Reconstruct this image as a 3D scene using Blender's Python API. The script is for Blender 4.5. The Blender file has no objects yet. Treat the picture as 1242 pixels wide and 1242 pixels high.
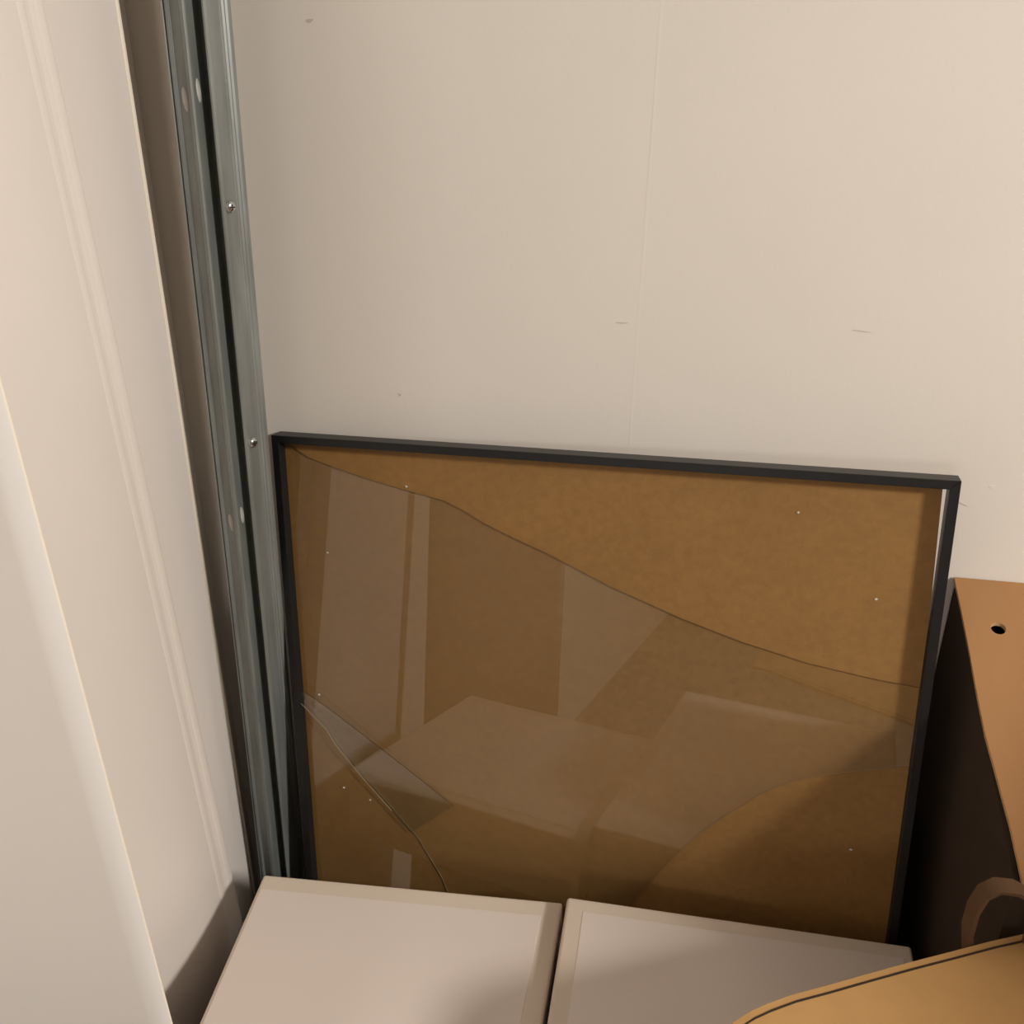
import bpy, bmesh, math, random
from mathutils import Vector, Matrix
random.seed(7)
S = bpy.context.scene
COL = S.collection
R = math.radians

# ------------------------------------------------------------------ camera
cam_data = bpy.data.cameras.new('camera')
cam_data.sensor_width = 36.0
cam_data.lens = 36.0 * 1170.0 / 1242.0
cam_data.clip_start = 0.02
cam = bpy.data.objects.new('camera', cam_data)
COL.objects.link(cam)
right = Vector((0.98163, 0.19081, 0.0))
down = Vector((0.08154, -0.41951, -0.90408))
fwd = Vector((-0.17251, 0.88747, -0.42736))
m = Matrix((right, -down, -fwd)).transposed().to_4x4()
m.translation = Vector((0, 0, 1.37))
cam.matrix_world = m
S.camera = cam

# ------------------------------------------------------------------ light
world = bpy.data.worlds.new('world')
S.world = world
world.use_nodes = True
world.node_tree.nodes['Background'].inputs[0].default_value = (0.55, 0.6, 0.7, 1)
world.node_tree.nodes['Background'].inputs[1].default_value = 0.05

def area(name, loc, target, size, power, color, shape='DISK'):
    d = bpy.data.lights.new(name, 'AREA')
    d.shape = shape
    d.size = size
    d.energy = power
    d.color = color
    o = bpy.data.objects.new(name, d)
    COL.objects.link(o)
    o.location = loc
    o.rotation_euler = (Vector(target) - Vector(loc)).to_track_quat('-Z', 'Y').to_euler()
    return o

area('room_lamp', (2.20, -0.50, 2.20), (0.0, 0.75, 0.6), 0.36, 68, (1.0, 0.945, 0.875))
area('fill_light', (-0.30, -2.2, 1.60), (-0.2, 0.6, 0.9), 0.5, 8.5, (1.0, 0.97, 0.95))  # unseen fill light, added to soften the shade

S.view_settings.view_transform = 'Standard'
S.view_settings.look = 'None'
S.view_settings.gamma = 1.0
S.view_settings.use_curve_mapping = False
S.view_settings.exposure = 0.0

# ------------------------------------------------------------------ helpers
def lin(c):
    return tuple(((x / 255.0) / 12.92 if x / 255.0 <= 0.04045 else ((x / 255.0 + 0.055) / 1.055) ** 2.4) for x in c)

def mat(name, rgb, rough=0.6, metal=0.0, var=0.06, scale=8.0, bump=0.0, bscale=120.0, stretch=(1, 1, 1), spec=0.5, var2=0.0, scale2=2.0, coat=0.0):
    """Principled with colour variation (two noise scales) and fine relief."""
    M = bpy.data.materials.new(name)
    M.use_nodes = True
    nt = M.node_tree
    b = nt.nodes['Principled BSDF']
    c = lin(rgb)
    tc = nt.nodes.new('ShaderNodeTexCoord')
    mp = nt.nodes.new('ShaderNodeMapping')
    mp.inputs['Scale'].default_value = stretch
    nt.links.new(tc.outputs['Object'], mp.inputs['Vector'])
    def noise(sc, det):
        n = nt.nodes.new('ShaderNodeTexNoise')
        n.inputs['Scale'].default_value = sc
        n.inputs['Detail'].default_value = det
        nt.links.new(mp.outputs['Vector'], n.inputs['Vector'])
        return n
    def ramp(n, v):
        r = nt.nodes.new('ShaderNodeMapRange')
        r.inputs['From Min'].default_value = 0.3
        r.inputs['From Max'].default_value = 0.7
        r.inputs['To Min'].default_value = 1 - v
        r.inputs['To Max'].default_value = 1 + v
        nt.links.new(n.outputs['Fac'], r.inputs['Value'])
        return r
    r1 = ramp(noise(scale, 5), var)
    r2 = ramp(noise(scale2, 2), var2)
    mu = nt.nodes.new('ShaderNodeMath'); mu.operation = 'MULTIPLY'
    nt.links.new(r1.outputs['Result'], mu.inputs[0])
    nt.links.new(r2.outputs['Result'], mu.inputs[1])
    vm = nt.nodes.new('ShaderNodeVectorMath'); vm.operation = 'SCALE'
    vm.inputs[0].default_value = c
    nt.links.new(mu.outputs[0], vm.inputs['Scale'])
    nt.links.new(vm.outputs['Vector'], b.inputs['Base Color'])
    b.inputs['Roughness'].default_value = rough
    b.inputs['Metallic'].default_value = metal
    b.inputs['Specular IOR Level'].default_value = spec
    b.inputs['Coat Weight'].default_value = coat
    if bump > 0:
        bn = noise(bscale, 3)
        bp = nt.nodes.new('ShaderNodeBump')
        bp.inputs['Strength'].default_value = bump
        bp.inputs['Distance'].default_value = 0.001
        nt.links.new(bn.outputs['Fac'], bp.inputs['Height'])
        nt.links.new(bp.outputs['Normal'], b.inputs['Normal'])
    return M

def glass_mat(name, tint):
    M = bpy.data.materials.new(name)
    M.use_nodes = True
    nt = M.node_tree
    nt.nodes.clear()
    out = nt.nodes.new('ShaderNodeOutputMaterial')
    tr = nt.nodes.new('ShaderNodeBsdfTransparent'); tr.inputs[0].default_value = (*tint, 1)
    gl = nt.nodes.new('ShaderNodeBsdfGlossy'); gl.inputs['Roughness'].default_value = 0.008
    gl.inputs['Color'].default_value = (1, 1, 1, 1)
    geo = nt.nodes.new('ShaderNodeNewGeometry')
    dot = nt.nodes.new('ShaderNodeVectorMath'); dot.operation = 'DOT_PRODUCT'
    nt.links.new(geo.outputs['Normal'], dot.inputs[0]); nt.links.new(geo.outputs['Incoming'], dot.inputs[1])
    ab = nt.nodes.new('ShaderNodeMath'); ab.operation = 'ABSOLUTE'
    nt.links.new(dot.outputs['Value'], ab.inputs[0])
    om = nt.nodes.new('ShaderNodeMath'); om.operation = 'SUBTRACT'; om.inputs[0].default_value = 1
    nt.links.new(ab.outputs[0], om.inputs[1])
    pw = nt.nodes.new('ShaderNodeMath'); pw.operation = 'POWER'; pw.inputs[1].default_value = 5
    nt.links.new(om.outputs[0], pw.inputs[0])
    ma = nt.nodes.new('ShaderNodeMath'); ma.operation = 'MULTIPLY_ADD'
    ma.inputs[1].default_value = 0.957; ma.inputs[2].default_value = 0.043
    nt.links.new(pw.outputs[0], ma.inputs[0])
    mx = nt.nodes.new('ShaderNodeMixShader')
    nt.links.new(ma.outputs[0], mx.inputs[0]); nt.links.new(tr.outputs[0], mx.inputs[1]); nt.links.new(gl.outputs[0], mx.inputs[2])
    nt.links.new(mx.outputs[0], out.inputs[0])
    return M

def obj(name, bm, mats, parent=None, smooth=False):
    me = bpy.data.meshes.new(name)
    bm.normal_update()
    bm.to_mesh(me); bm.free()
    if not isinstance(mats, (list, tuple)):
        mats = [mats]
    for x in mats:
        me.materials.append(x)
    if smooth:
        for p in me.polygons:
            p.use_smooth = True
    o = bpy.data.objects.new(name, me)
    COL.objects.link(o)
    if parent:
        o.parent = parent
    return o

def shade(o, deg=30):
    for p in o.data.polygons: p.use_smooth = True
    o.data.set_sharp_from_angle(angle=R(deg))

def tag(o, label, cat=None, group=None, kind=None):
    if label: o['label'] = label
    if cat: o['category'] = cat
    if group: o['group'] = group
    if kind: o['kind'] = kind
    return o

def thing(name, label, cat, loc=(0, 0, 0), mw=None, group=None):
    o = bpy.data.objects.new(name, None)
    o.empty_display_size = 0.05
    COL.objects.link(o)
    if mw is not None: o.matrix_world = mw
    else: o.location = loc
    return tag(o, label, cat, group)

def structure(name, bm, mt, label=None, cat=None):
    o = obj(name, bm, mt)
    return tag(o, label, cat, None, 'structure')

def box(bm, x0, x1, y0, y1, z0, z1, bev=0.0, seg=2):
    vs = [bm.verts.new((x, y, z)) for z in (z0, z1) for y in (y0, y1) for x in (x0, x1)]
    fs = [bm.faces.new([vs[i] for i in f]) for f in ((0, 2, 3, 1), (4, 5, 7, 6), (0, 1, 5, 4), (2, 6, 7, 3), (0, 4, 6, 2), (1, 3, 7, 5))]
    if bev:
        es = list({e for f in fs for e in f.edges})
        bmesh.ops.bevel(bm, geom=es, offset=bev, segments=seg, affect='EDGES', profile=0.5)
    return bm

def prism(bm, poly, z0, z1, bev=0.0, seg=2):
    """Extruded polygon (x, y) between z0 and z1; poly counter-clockwise."""
    a = [bm.verts.new((x, y, z0)) for x, y in poly]
    b = [bm.verts.new((x, y, z1)) for x, y in poly]
    n = len(poly)
    fs = [bm.faces.new(a[::-1]), bm.faces.new(b)]
    fs += [bm.faces.new((a[i], a[(i + 1) % n], b[(i + 1) % n], b[i])) for i in range(n)]
    if bev:
        es = list({e for f in fs for e in f.edges})
        bmesh.ops.bevel(bm, geom=es, offset=bev, segments=seg, affect='EDGES', profile=0.5)
    return bm

def slab(bm, grid, t, up=None):
    """Thick sheet from a grid of points (rows of Vectors), offset by t along the sheet normal."""
    r, c = len(grid), len(grid[0])
    top = [[bm.verts.new(p) for p in row] for row in grid]
    bot = []
    for i in range(r):
        row = []
        for j in range(c):
            du = grid[min(i + 1, r - 1)][j] - grid[max(i - 1, 0)][j]
            dv = grid[i][min(j + 1, c - 1)] - grid[i][max(j - 1, 0)]
            n = du.cross(dv).normalized()
            row.append(bm.verts.new(grid[i][j] - n * t))
        bot.append(row)
    for i in range(r - 1):
        for j in range(c - 1):
            bm.faces.new((top[i][j], top[i + 1][j], top[i + 1][j + 1], top[i][j + 1]))
            bm.faces.new((bot[i][j], bot[i][j + 1], bot[i + 1][j + 1], bot[i + 1][j]))
    for i in range(r - 1):
        bm.faces.new((top[i][0], bot[i][0], bot[i + 1][0], top[i + 1][0]))
        bm.faces.new((top[i][-1], top[i + 1][-1], bot[i + 1][-1], bot[i][-1]))
    for j in range(c - 1):
        bm.faces.new((top[0][j], top[0][j + 1], bot[0][j + 1], bot[0][j]))
        bm.faces.new((top[-1][j], bot[-1][j], bot[-1][j + 1], top[-1][j + 1]))
    bmesh.ops.recalc_face_normals(bm, faces=bm.faces[:])
    return bm

# ------------------------------------------------------------------ materials
M_wall = mat('wall_paint', (224, 217, 208), 0.75, var=0.012, scale=5, bump=0.10, bscale=260, spec=0.25, var2=0.015, scale2=2.2)
M_room = mat('room_paint', (158, 153, 147), 0.8, var=0.02)
M_floor = mat('floor_screed', (128, 118, 106), 0.7, var=0.12, scale=6, bump=0.1)
M_seam = mat('seam_filler', (226, 219, 210), 0.7, var=0.02)
M_scuff = mat('scuff', (200, 190, 180), 0.8, var=0.1)
M_scufd = mat('scuff_dark', (120, 108, 98), 0.8, var=0.1)
M_galv = mat('galvanised_steel', (138, 142, 139), 0.48, metal=0.5, var=0.16, scale=70, bump=0.06, bscale=60, stretch=(1, 1, .16), var2=0.07, scale2=14)
M_screw = mat('zinc_screw', (205, 208, 210), 0.22, metal=1.0, var=0.05)
M_crimp = mat('bright_zinc', (188, 188, 182), 0.45, metal=0.2, var=0.08, scale=200)
M_slot = mat('screw_recess', (30, 30, 30), 0.6, metal=0.4, var=0.05)
M_white = mat('white_lacquer', (221, 213, 206), 0.42, var=0.012, scale=3, spec=0.4)
M_white2 = mat('white_lacquer_edge', (232, 222, 206), 0.4, var=0.012, scale=3, spec=0.4)
M_panel = mat('white_board', (220, 214, 208), 0.5, var=0.012, scale=4, spec=0.35)
M_black = mat('black_frame', (24, 24, 25), 0.42, var=0.15, scale=60, bump=0.05, bscale=200, spec=0.4)
M_hard = mat('hardboard', (141, 105, 59), 0.62, var=0.075, scale=120, bump=0.12, bscale=500, var2=0.035, scale2=9, spec=0.3)
M_glass = glass_mat('clear_glass', (0.972, 0.98, 0.978))
M_gedge_lit = mat('glass_edge_lit', (150, 140, 112), 0.3, var=0.1, scale=90)  # pale shard edges: highlight put into the colour
M_gedge_shaded = mat('glass_edge_shaded', (40, 32, 20), 0.3, var=0.1, scale=90)  # dark crack edges: shadow under the glass put into the colour
M_chip = mat('glass_chip', (205, 200, 185), 0.15, var=0.1, spec=0.8)
M_wbox = mat('white_carton', (224, 212, 203), 0.6, var=0.012, scale=6, bump=0.05, bscale=200, spec=0.3)
M_wband = mat('white_carton_band', (216, 202, 186), 0.55, var=0.012, scale=6, spec=0.3)
M_card = mat('cardboard', (164, 122, 82), 0.8, var=0.03, scale=30, bump=0.12, bscale=160, stretch=(1, .25, 1), spec=0.15, var2=0.03, scale2=6)
M_card2 = mat('cardboard_yellow', (190, 149, 97), 0.8, var=0.03, scale=40, bump=0.15, bscale=240, spec=0.15, var2=0.02, scale2=9)
M_cedge = mat('cardboard_edge', (182, 146, 108), 0.85, var=0.10, scale=150, spec=0.1)
M_cshade = mat('cardboard_shaded', (94, 71, 52), 0.85, var=0.06, scale=30, spec=0.1)  # loop cardboard with its shade put into the colour
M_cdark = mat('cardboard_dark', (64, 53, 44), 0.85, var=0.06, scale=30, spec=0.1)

# ------------------------------------------------------------------ room shell
XL, XR, YB, YF, ZC = -0.56, 3.0, 0.948, -3.0, 2.5
wb = structure('wall_back', box(bmesh.new(), XL - .1, XR + .1, YB, YB + .1, 0, ZC), M_wall)
structure('wall_left', box(bmesh.new(), XL - .1, XL, YF, YB, 0, ZC), M_wall)
structure('wall_right', box(bmesh.new(), XR, XR + .1, YF, YB, 0, ZC), M_room)
structure('wall_front', box(bmesh.new(), XL - .1, XR + .1, YF - .1, YF, 0, ZC), M_room)
structure('floor', box(bmesh.new(), XL - .1, XR + .1, YF - .1, YB + .1, -.1, 0), M_floor)
structure('ceiling', box(bmesh.new(), XL - .1, XR + .1, YF - .1, YB + .1, ZC, ZC + .1), M_room)

seam = obj('joint_line', box(bmesh.new(), -.0012, .0012, -.00012, 0, -1.2, 1.24), M_seam, wb)
seam.location = (-.055, YB, 1.25); seam.rotation_euler = (0, R(.9), 0)
def scuff(x, z, w, h, rot, mt):
    bm = bmesh.new()
    n = 8
    pts = [(w / 2 * math.cos(i * 2 * math.pi / n), h / 2 * math.sin(i * 2 * math.pi / n) + .25 * h * math.sin(5 * i)) for i in range(n)]
    prism(bm, pts, 0, .0003)
    o = obj('scuff_mark', bm, mt, wb)
    o.matrix_world = Matrix.Translation((x, YB, z)) @ Matrix.Rotation(R(90), 4, 'X') @ Matrix.Rotation(R(rot), 4, 'Z')
scuff(-.073, 1.131, .014, .0012, 2, M_scuff)
scuff(.154, 1.134, .020, .0012, -4, M_scuff)
scuff(-.307, 1.042, .004, .003, 0, M_scuff)
scuff(.272, .966, .022, .0014, -24, M_scuff)
scuff(.300, .985, .006, .004, 30, M_seam)
scuff(-.375, 1.40, .008, .003, 15, M_scuff)
scuff(.262, .985, .012, .0012, -20, M_scuff)

# ------------------------------------------------------------------ galvanised stud in the corner
tilt = Matrix.Rotation(math.atan(.029), 4, 'Y')
ST = Matrix.Translation((-.4696, YB * .95, .0685)) @ tilt @ Matrix.Scale(.95, 4)       # local x = 0 at its right edge
stud = thing('metal_stud', 'tall galvanised steel stud standing in the corner left of the broken frame', 'stud', mw=ST)
def strip(name, prof, z0, z1, t, mt):
    """Folded sheet: profile (x, y) open polyline, extruded in z, thickness t."""
    bm = bmesh.new()
    nz = 2
    rows = []
    for k in range(nz):
        z = z0 + (z1 - z0) * k / (nz - 1)
        rows.append([bm.verts.new((x, y, z)) for x, y in prof])
    for k in range(nz - 1):
        for i in range(len(prof) - 1):
            bm.faces.new((rows[k][i], rows[k + 1][i], rows[k + 1][i + 1], rows[k][i + 1]))
    o = obj(name, bm, mt, stud)
    md = o.modifiers.new('thickness', 'SOLIDIFY'); md.thickness = t; md.offset = 0
    bv = o.modifiers.new('fold', 'BEVEL'); bv.width = .0007; bv.segments = 2; bv.limit_method = 'ANGLE'; bv.angle_limit = R(25)
    return o
ZT, ZB = 2.55, -.069
strip('side_flange', [(.0018, -.0012), (.0006, -.0055), (-.0014, -.0075), (-.0006, -.0105), (-.0026, -.0125), (-.0016, -.0155), (-.0026, -.0175), (-.0050, -.0365), (-.0062, -.0392), (-.0078, -.0396)], ZB, ZT, .0007, M_galv)
strip('inner_web', [(-.0078, -.0396), (-.0084, -.022), (-.0110, -.019), (-.0178, -.019), (-.0202, -.022), (-.0205, -.0475)], ZB, ZT, .0007, M_galv)
strip('ridge', [(-.0205, -.0475), (-.0215, -.0495), (-.0245, -.0495), (-.0255, -.047)], ZB, ZT, .0007, M_galv)
strip('front_flange', [(-.0255, -.047), (-.0275, -.0455), (-.0375, -.0435), (-.0385, -.0462), (-.0405, -.0462), (-.0415, -.043), (-.0435, -.046), (-.0445, -.043), (-.0445, -.0012)], ZB, ZT, .0007, M_galv)

def screw(z):
    Ms = Matrix.Translation((-.0028, -.031, z)) @ Matrix.Rotation(R(62), 4, 'Z') @ Matrix.Rotation(R(90), 4, 'X')
    bm = bmesh.new()
    prof = [(.0062, 0), (.0062, .0008), (.0052, .0026), (.0034, .0038), (.0016, .0040)]
    N = 16
    rings = [[bm.verts.new((r * math.cos(2 * math.pi * i / N), r * math.sin(2 * math.pi * i / N), h)) for i in range(N)] for r, h in prof]
    for a, b in zip(rings, rings[1:]):
        for i in range(N):
            bm.faces.new((a[i], a[(i + 1) % N], b[(i + 1) % N], b[i]))
    bm.faces.new(rings[0][::-1]); bm.faces.new(rings[-1])
    o = obj('screw', bm, M_screw, stud, smooth=True)
    o.matrix_parent_inverse = Matrix(); o.matrix_local = Ms
    bm = bmesh.new()
    box(bm, -.0030, .0030, -.0006, .0006, .0030, .0042)
    box(bm, -.0006, .0006, -.0030, .0030, .0030, .0042)
    obj('cross_recess', bm, M_slot, o)
for z in (1.236, .987, 1.62):
    screw(z)
def crimp(x, y, z, ang, l=.022, w=.0075):
    bm = bmesh.new()
    bmesh.ops.create_uvsphere(bm, u_segments=12, v_segments=8, radius=1)
    bmesh.ops.scale(bm, vec=(w / 2, .0014, l / 2), verts=bm.verts)
    o = obj('crimp_mark', bm, M_crimp, stud, smooth=True)
    o['label'] = 'bright pressed dimple'
    o.location = (x, y, z); o.rotation_euler = (0, R(-6), R(ang))
for zc in (1.333, .892):
    crimp(-.0305, -.0450, zc, -10)
    crimp(-.0203, -.0385, zc + .008, 80)

# ------------------------------------------------------------------ white leaves leaning at the left wall
leaf2 = thing('lining_board', 'flat white lining board with cream edge between the steel stud and the moulded board', 'board', (-.5475, .880, 0))
bm = bmesh.new(); box(bm, 0, .022, -.42, -.006, 0, 2.1, .001)
obj('board', bm, M_white, leaf2)
bm = bmesh.new(); box(bm, 0, .0235, -.006, 0, 0, 2.1, .0025, 3)
obj('edge_strip', bm, M_white2, leaf2)['label'] = 'cream edge strip'

LM = Matrix.Translation((-.512, .774, 0.016)) @ Matrix.Rotation(math.atan(.0605), 4, 'X')
leaf1 = thing('moulded_board', 'tall white moulded board with two raised beads, lit warm, behind the grey foreground panel', 'board', mw=LM)
def extr(name, prof, z0, z1, mt, par, smooth=False):
    bm = bmesh.new()
    prism(bm, prof, z0, z1)
    bmesh.ops.recalc_face_normals(bm, faces=bm.faces[:])
    o = obj(name, bm, mt, par, smooth)
    return o
# local: y = 0 right end of beads start, x outward (+X)
face = []
for i in range(25):
    y = -.13 + .13 * i / 24
    face.append((.0212 - 1.5 * (y + .030) ** 2, y))
o = extr('curved_face', [(-.010, -.13)] + face[:1] + face[1:] + [(-.010, 0)], 0, 2.05, M_white, leaf1)
shade(o)
def bead(y0, y1, h):
    prof = [(-.010, y1), (-.010, y0)]
    n = 10
    pts = []
    for i in range(n + 1):
        a = math.pi * i / n
        pts.append((.0196 + h * math.sin(a), (y0 + y1) / 2 - (y1 - y0) / 2 * math.cos(a)))
    o = extr('bead', prof + pts, 0, 2.05, M_white, leaf1)
    shade(o)
bead(.000, .010, .0010)
extr('groove', [(-.010, .010), (.0196, .010), (.0191, .015), (.0196, .020), (-.010, .020)][::-1], 0, 2.05, M_white, leaf1)
bead(.020, .032, .0012)

# foreground panel
pan = thing('white_sheet', 'plain pale grey white sheet standing nearest the camera at the left edge', 'sheet',
            mw=Matrix.Translation((-.2555, .36, 0)) @ Matrix.Rotation(R(-2.0), 4, 'Y'))
rows = []
for k in range(15):
    t = -.25 + .25 * k / 14
    c = max(0.0, t + .11)
    rows.append([Vector((t, -.25 * c * c, z)) for z in (.001, 1.75)])
bm = slab(bmesh.new(), rows, .0013)
for f in bm.faces:
    if f.normal.x > .7: f.material_index = 1
o = obj('sheet', bm, [M_panel, M_white2], pan)
for p in o.data.polygons: p.use_smooth = abs(p.normal.y) > .8
# ------------------------------------------------------------------ broken picture frame
u = Vector((0.9949, -0.0913, 0.0423)).normalized()
v = Vector((-0.0298, 0.1341, 0.9905))
v = (v - u * v.dot(u)).normalized()
n = u.cross(v)                      # towards the camera
FM = Matrix((u, v, n)).transposed().to_4x4()
FM.translation = Vector((-0.4502, 0.9262, 0.9932))
# local frame: x right, y up the frame, z towards camera; (0,0,0) top-left front corner
frame = thing('picture_frame', 'large black picture frame with cracked glass over brown hardboard leaning on the wall', 'picture frame', mw=FM)
FW, FH, RW, RD = .70, .995, .0088, .021
def rail(name, poly):
    bm = bmesh.new()
    prism(bm, poly, -RD, 0, .0006, 2)
    obj(name, bm, M_black, frame)
rail('rail', [(0, 0), (RW, -RW), (FW - RW, -RW), (FW, 0)])
rail('rail', [(0, 0), (0, -FH), (RW, -FH + RW), (RW, -RW)])
rail('rail', [(FW, 0), (FW - RW, -RW), (FW - RW, -FH + RW), (FW, -FH)])
rail('rail', [(0, -FH), (FW, -FH), (FW - RW, -FH + RW), (RW, -FH + RW)])
bm = bmesh.new()
prism(bm, [(RW - .001, -RW + .001), (RW - .001, -FH + RW), (FW - RW, -FH + RW), (.6905, -.14), (.6868, -RW + .001)], -.0160, -.0130)
obj('hardboard_back', bm, M_hard, frame)['label'] = 'brown hardboard backing'
C1 = [(0.0085, -0.0088), (0.0124, -0.012), (0.0386, -0.0262), (0.072, -.0362), (0.105, -0.0448), (0.153, -0.055), (0.1954, -0.0627), (0.2185, -.0725), (0.2415, -0.0846), (0.275, -.0985), (0.3096, -0.1114), (0.3808, -0.1427), (0.459, -0.1706), (0.5181, -0.188), (0.5839, -0.203), (0.6472, -0.2114), (0.6912, -0.2149)]
SL = [(0.0080, -0.3118), (0.0307, -0.3237), (0.0567, -0.3407), (0.0981, -0.3695), (0.1495, -0.4055), (0.1986, -0.4416)]
S2 = [(0.0080, -0.3300), (0.0400, -.3620), (0.0518, -0.3828), (0.0844, -0.4227), (0.1205, -0.4623), (0.1515, -0.4971), (0.1821, -0.5501), (.205, -.62), (.225, -.72), (.222, -.986)]
SR = [(0.6912, -0.3022), (0.6498, -0.3146), (0.6107, -0.3265), (0.5789, -0.3401), (0.5509, -0.3592), (0.5185, -0.391), (0.4851, -0.4249), (0.4466, -0.4807), (0.4201, -0.5259), (.40, -.60), (.40, -.72), (.42, -.986)]
ZG0, ZG1 = -.0124, -.0115
def shard(poly, dz, tilt, edge_mats):
    """Glass piece: front and back glass, edges in lit or shaded colour; tilt = (about x, about y) degrees around its centre."""
    c = Vector((sum(p[0] for p in poly) / len(poly), sum(p[1] for p in poly) / len(poly), 0))
    bm = bmesh.new()
    N = len(poly)
    a = [bm.verts.new((x - c.x, y - c.y, ZG0)) for x, y in poly]
    b = [bm.verts.new((x - c.x, y - c.y, ZG1)) for x, y in poly]
    fs = [bm.faces.new(a), bm.faces.new(b)]
    bmesh.ops.triangulate(bm, faces=fs)
    for i in range(N):
        f = bm.faces.new((a[i], a[(i + 1) % N], b[(i + 1) % N], b[i]))
        f.material_index = edge_mats(poly[i], poly[(i + 1) % N])
    bmesh.ops.recalc_face_normals(bm, faces=bm.faces[:])
    o = obj('glass_shard', bm, [M_glass, M_gedge_lit, M_gedge_shaded], frame)
    o.location = (c.x, c.y, dz)
    o.rotation_euler = (R(tilt[0]), R(tilt[1]), 0)
    return o
c1s, srs, sls, s2s = set(C1), set(SR), set(SL), set(S2)
def em(p, q):
    if p in c1s and q in c1s: return 2
    if p in srs and q in srs: return 1
    if p in s2s and q in s2s: return 1
    if p in sls and q in sls: return 2
    return 2
o = shard(C1 + SR + S2[::-1], 0, (0, 0), em)
o['label'] = 'largest shard, cracked along its upper edge'
o = shard(SL + [(.1440, -.4885)] + [(0.1205, -0.4623), (0.0844, -0.4227), (0.0518, -0.3828), (0.0400, -.3620), (0.0080, -0.3300)], .0048, (0, 1.7), em); o['label'] = 'narrow wedge shaped shard at the lower left'
o = shard([S2[0]] + S2[1:] + [(.008, -.986)], -.0001, (0, 0), em); o['label'] = 'corner shard at the lower left'
for i, (x, y) in enumerate([(0.1531, -0.0504), (0.5614, -0.0452), (0.6407, -0.1268), (0.0543, -0.1357), (0.0558, -0.443), (0.0904, -0.454), (0.031, -0.3192), (0.6447, -0.4109)]):
    bm = bmesh.new()
    bmesh.ops.create_icosphere(bm, subdivisions=1, radius=.0017)
    for vv in bm.verts:
        vv.co = Vector((vv.co.x * random.uniform(.7, 1.3), vv.co.y * random.uniform(.5, 1.1), vv.co.z * .5))
    o = obj('glass_chip', bm, M_chip, frame)
    o.location = (x, y, -.0125 if y > -.13 and x > .1 else -.0108)

# ------------------------------------------------------------------ white boxes in front of the frame
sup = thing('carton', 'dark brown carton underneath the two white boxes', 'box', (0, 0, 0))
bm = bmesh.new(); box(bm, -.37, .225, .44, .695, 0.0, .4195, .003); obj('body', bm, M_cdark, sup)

def quad_inset(q, d):
    """inset each side of ccw quad by d[i] (side i from q[i] to q[i+1])"""
    ls = []
    for i in range(4):
        a, b = Vector(q[i]), Vector(q[(i + 1) % 4])
        t = (b - a).normalized(); nn = Vector((-t.y, t.x))
        ls.append((a + nn * d[i], t))
    out = []
    for i in range(4):
        (p, t), (p2, t2) = ls[i - 1], ls[i]
        den = t.x * t2.y - t.y * t2.x
        w = p2 - p
        k = (w.x * t2.y - w.y * t2.x) / den
        out.append(tuple(p + t * k))
    return out

def white_box(q, z0, z1, inset, label, name='white_box'):
    t = thing(name, label, 'box', (0, 0, z0))
    bm = bmesh.new(); prism(bm, quad_inset(q, (.0015,) * 4), 0, z1 - z0 - .03, .002); obj('body', bm, M_wbox, t)
    bm = bmesh.new(); prism(bm, q, z1 - z0 - .032, z1 - z0, .0035, 3); obj('lid', bm, M_wband, t)
    h = z1 - z0
    bm = bmesh.new(); prism(bm, quad_inset(q, inset), h - .001, h + .0006, .0004, 1); obj('top_sheet', bm, M_wbox, t)
    return t
# ccw: front-left, front-right, back-right, back-left
white_box([(-.409, .42), (-.0905, .435), (-.0945, .785), (-.440, .7595)], .4195, .515, (.018, .021, .022, .004),
          'white cardboard box at the left, beside the moulded board, with a plain lid')
white_box([(-.080, .25), (.258, .25), (.271, .779), (-.0888, .7755)], .4195, .535, (.018, .01, .018, .019),
          'white cardboard box right of the dark gap, partly under the brown cardboard flap')

# ------------------------------------------------------------------ brown carton at the right wall with punched hole
car = thing('brown_carton', 'tall brown carton against the wall, its sloping flap punched with a round hole', 'box', (0, 0, 0))
ZL = .883
TS = math.tan(R(26))
zs = lambda y: ZL - TS * (.948 - y)
bm = bmesh.new()
for x0, x1 in ((.302, .306), (.776, .78)):
    prof = [(.672, 0), (.943, 0), (.943, zs(.943) - .010), (.672, zs(.672) - .010)]
    sl = .066 if x0 < .5 else 0.0
    a = [bm.verts.new((x0 - sl * (y - .672), y, z)) for y, z in prof]; b = [bm.verts.new((x1 - sl * (y - .672), y, z)) for y, z in prof]
    bm.faces.new(a[::-1]); bm.faces.new(b)
    for i in range(4): bm.faces.new((a[i], a[(i + 1) % 4], b[(i + 1) % 4], b[i]))
box(bm, .306, .776, .672, .676, 0, zs(.672) - .008)
box(bm, .306, .776, .939, .943, 0, zs(.939) - .010)
box(bm, .306, .776, .676, .939, 0, .004)
bmesh.ops.recalc_face_normals(bm, faces=bm.faces[:])
obj('body', bm, M_cdark, car)  # dark body colour carries the shade of the carton's left side
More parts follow.
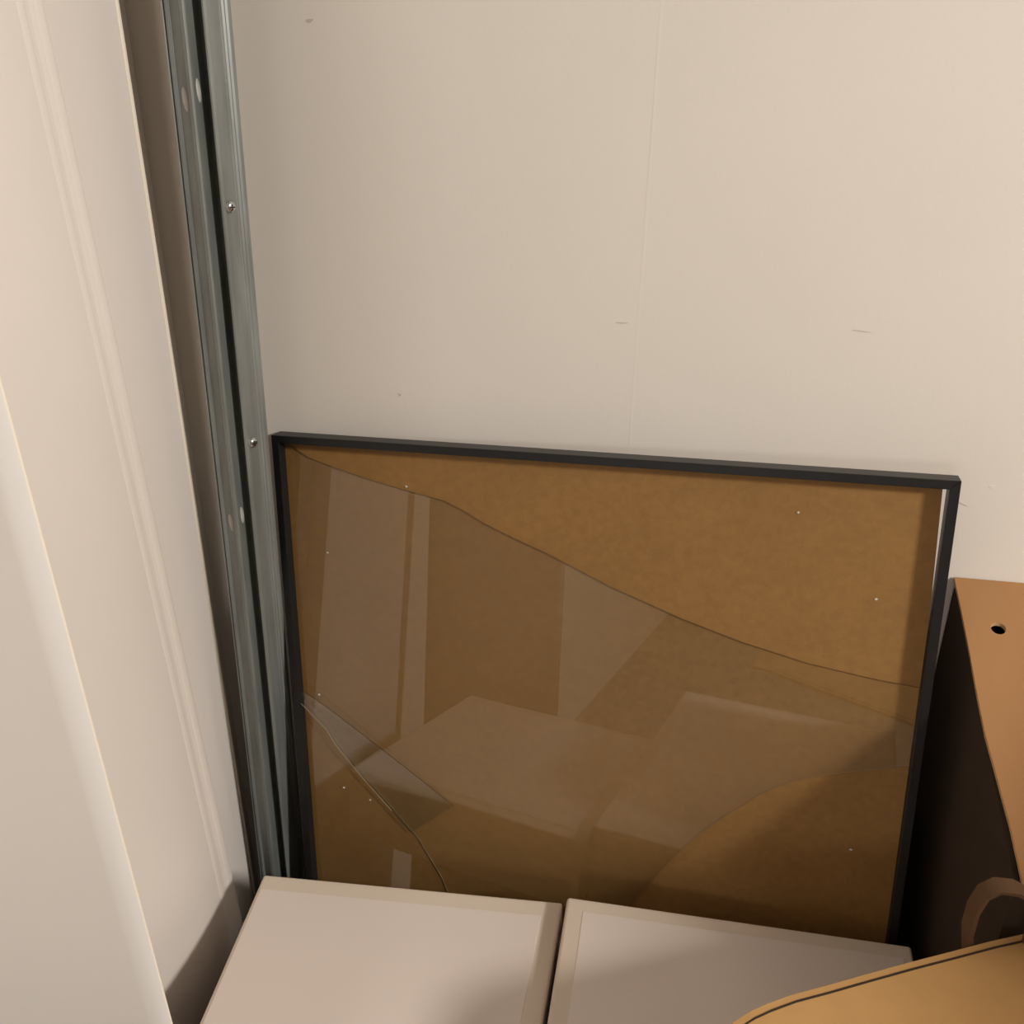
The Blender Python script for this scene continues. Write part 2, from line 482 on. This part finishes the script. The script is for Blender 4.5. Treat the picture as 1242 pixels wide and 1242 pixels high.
# sloping flap with a punched round hole, upper edge against the wall
def lid():
    bm = bmesh.new()
    edge = [(.2828, .9460), (.2854, .9094), (.2879, .8663), (.2895, .8256), (.2918, .7873), (.2969, .7481), (.3017, .7112), (.3041, .6792), (.3052, .6640)]
    hx, hy, hr = .3182, .8935, .0070
    N = 32
    hole = [(hx + hr * math.cos(2 * math.pi * i / N), hy + hr * .9 * math.sin(2 * math.pi * i / N)) for i in range(N)]
    outer = edge + [(.40, .656), (.79, .650), (.79, .9460), (.40, .9460)]
    th = .0040
    def ring(pts, dz):
        return [bm.verts.new((x, y, zs(y) + dz)) for x, y in pts]
    to, th_, bo, bh = ring(outer, 0), ring(hole, 0), ring(outer, -th), ring(hole, -th)
    for O, Hh in ((to, th_), (bo, bh)):
        es = []
        for L in (O, Hh):
            for i in range(len(L)):
                es.append(bm.edges.new((L[i], L[(i + 1) % len(L)])))
        bmesh.ops.triangle_fill(bm, use_beauty=True, edges=es)
    k = len(outer)
    for i in range(k):
        f = bm.faces.new((to[i], bo[i], bo[(i + 1) % k], to[(i + 1) % k])); f.material_index = 1
    for i in range(N):
        f = bm.faces.new((th_[i], th_[(i + 1) % N], bh[(i + 1) % N], bh[i])); f.material_index = 1
    bmesh.ops.recalc_face_normals(bm, faces=bm.faces[:])
    return bm
o = obj('flap', lid(), [M_card, M_cedge], car); o['label'] = 'sloping tan flap with a round punched hole'
# ------------------------------------------------------------------ near carton with open flap
near = thing('open_carton', 'brown cardboard carton at lower right with an open flap over the white box', 'box', (0, 0, 0))
bm = bmesh.new()
for (x0, x1, y0, y1) in ((.330, .335, .20, .645), (.75, .755, .20, .645), (.335, .75, .20, .205), (.335, .75, .640, .645)):
    box(bm, x0, x1, y0, y1, 0, .690)
box(bm, .335, .75, .205, .640, 0, .005)
obj('body', bm, M_card2, near)
# open flap hinged on the body's left side, far edge slanting and its tip curling down
far = [(.330, .668, .695), (.316, .661, .695), (.284, .6465, .695), (.248, .6285, .695), (.2125, .611, .695), (.1775, .593, .695), (.144, .5755, .695), (.117, .562, .695), (.0975, .550, .695), (.0845, .541, .6945), (.0715, .530, .693), (.0595, .519, .690), (.050, .508, .685)]
rows = []
for x, y, z in far:
    row = []
    for k in range(7):
        s = k / 6
        yy = y + (.22 - y) * s
        row.append(Vector((x + .01 * s, yy, z + .004 * math.sin(3 * s))))
    rows.append(row)
bm = slab(bmesh.new(), rows, .0045)
for f in bm.faces:
    if abs(f.normal.z) < .6: f.material_index = 1
o = obj('flap', bm, [M_card2, M_cedge], near); o['label'] = 'open flap with a pale cut edge'
# unseen right flap upright on the open carton, added for its cast shadow
rows = [[Vector((.7555 + .012 * t, y, .690 + .43 * t)) for y in (.21, .32, .43, .54, .635)] for t in (0, .25, .5, .75, 1)]
obj('flap', slab(bmesh.new(), rows, .0045), M_card2, near)
# outer ply of the flap edge (darker scored line just inside the edge)
bm = bmesh.new()
line = []
for i, (x, y, z) in enumerate(far[1:-1]):
    line.append((x, y, z))
rows = [[Vector((x + .003, y - .0050 , z + .0008)), Vector((x + .0035, y - .0066, z + .0008))] for x, y, z in line]
slab(bm, rows, .0014)
obj('score_line', bm, M_cdark, near)['label'] = 'dark scored line along the flap edge'
# folded loop of cardboard standing up behind the flap
path = [(.322, .650, .60), (.290, .653, .635), (.272, .655, .672), (.2655, .655, .705), (.2655, .655, .730), (.2695, .655, .748), (.2775, .655, .756), (.290, .655, .756), (.302, .655, .750), (.309, .654, .740), (.3105, .653, .715), (.312, .652, .66)]
rows = []
for i, (x, y, z) in enumerate(path):
    rows.append([Vector((x, y, z)), Vector((x + .004, y - .013, z - .003))])
near_loop = slab(bmesh.new(), rows, .004)
lo = obj('inner_flap', near_loop, M_cshade, near); shade(lo, 50); lo['label'] = 'folded inner flap bent into a loop'
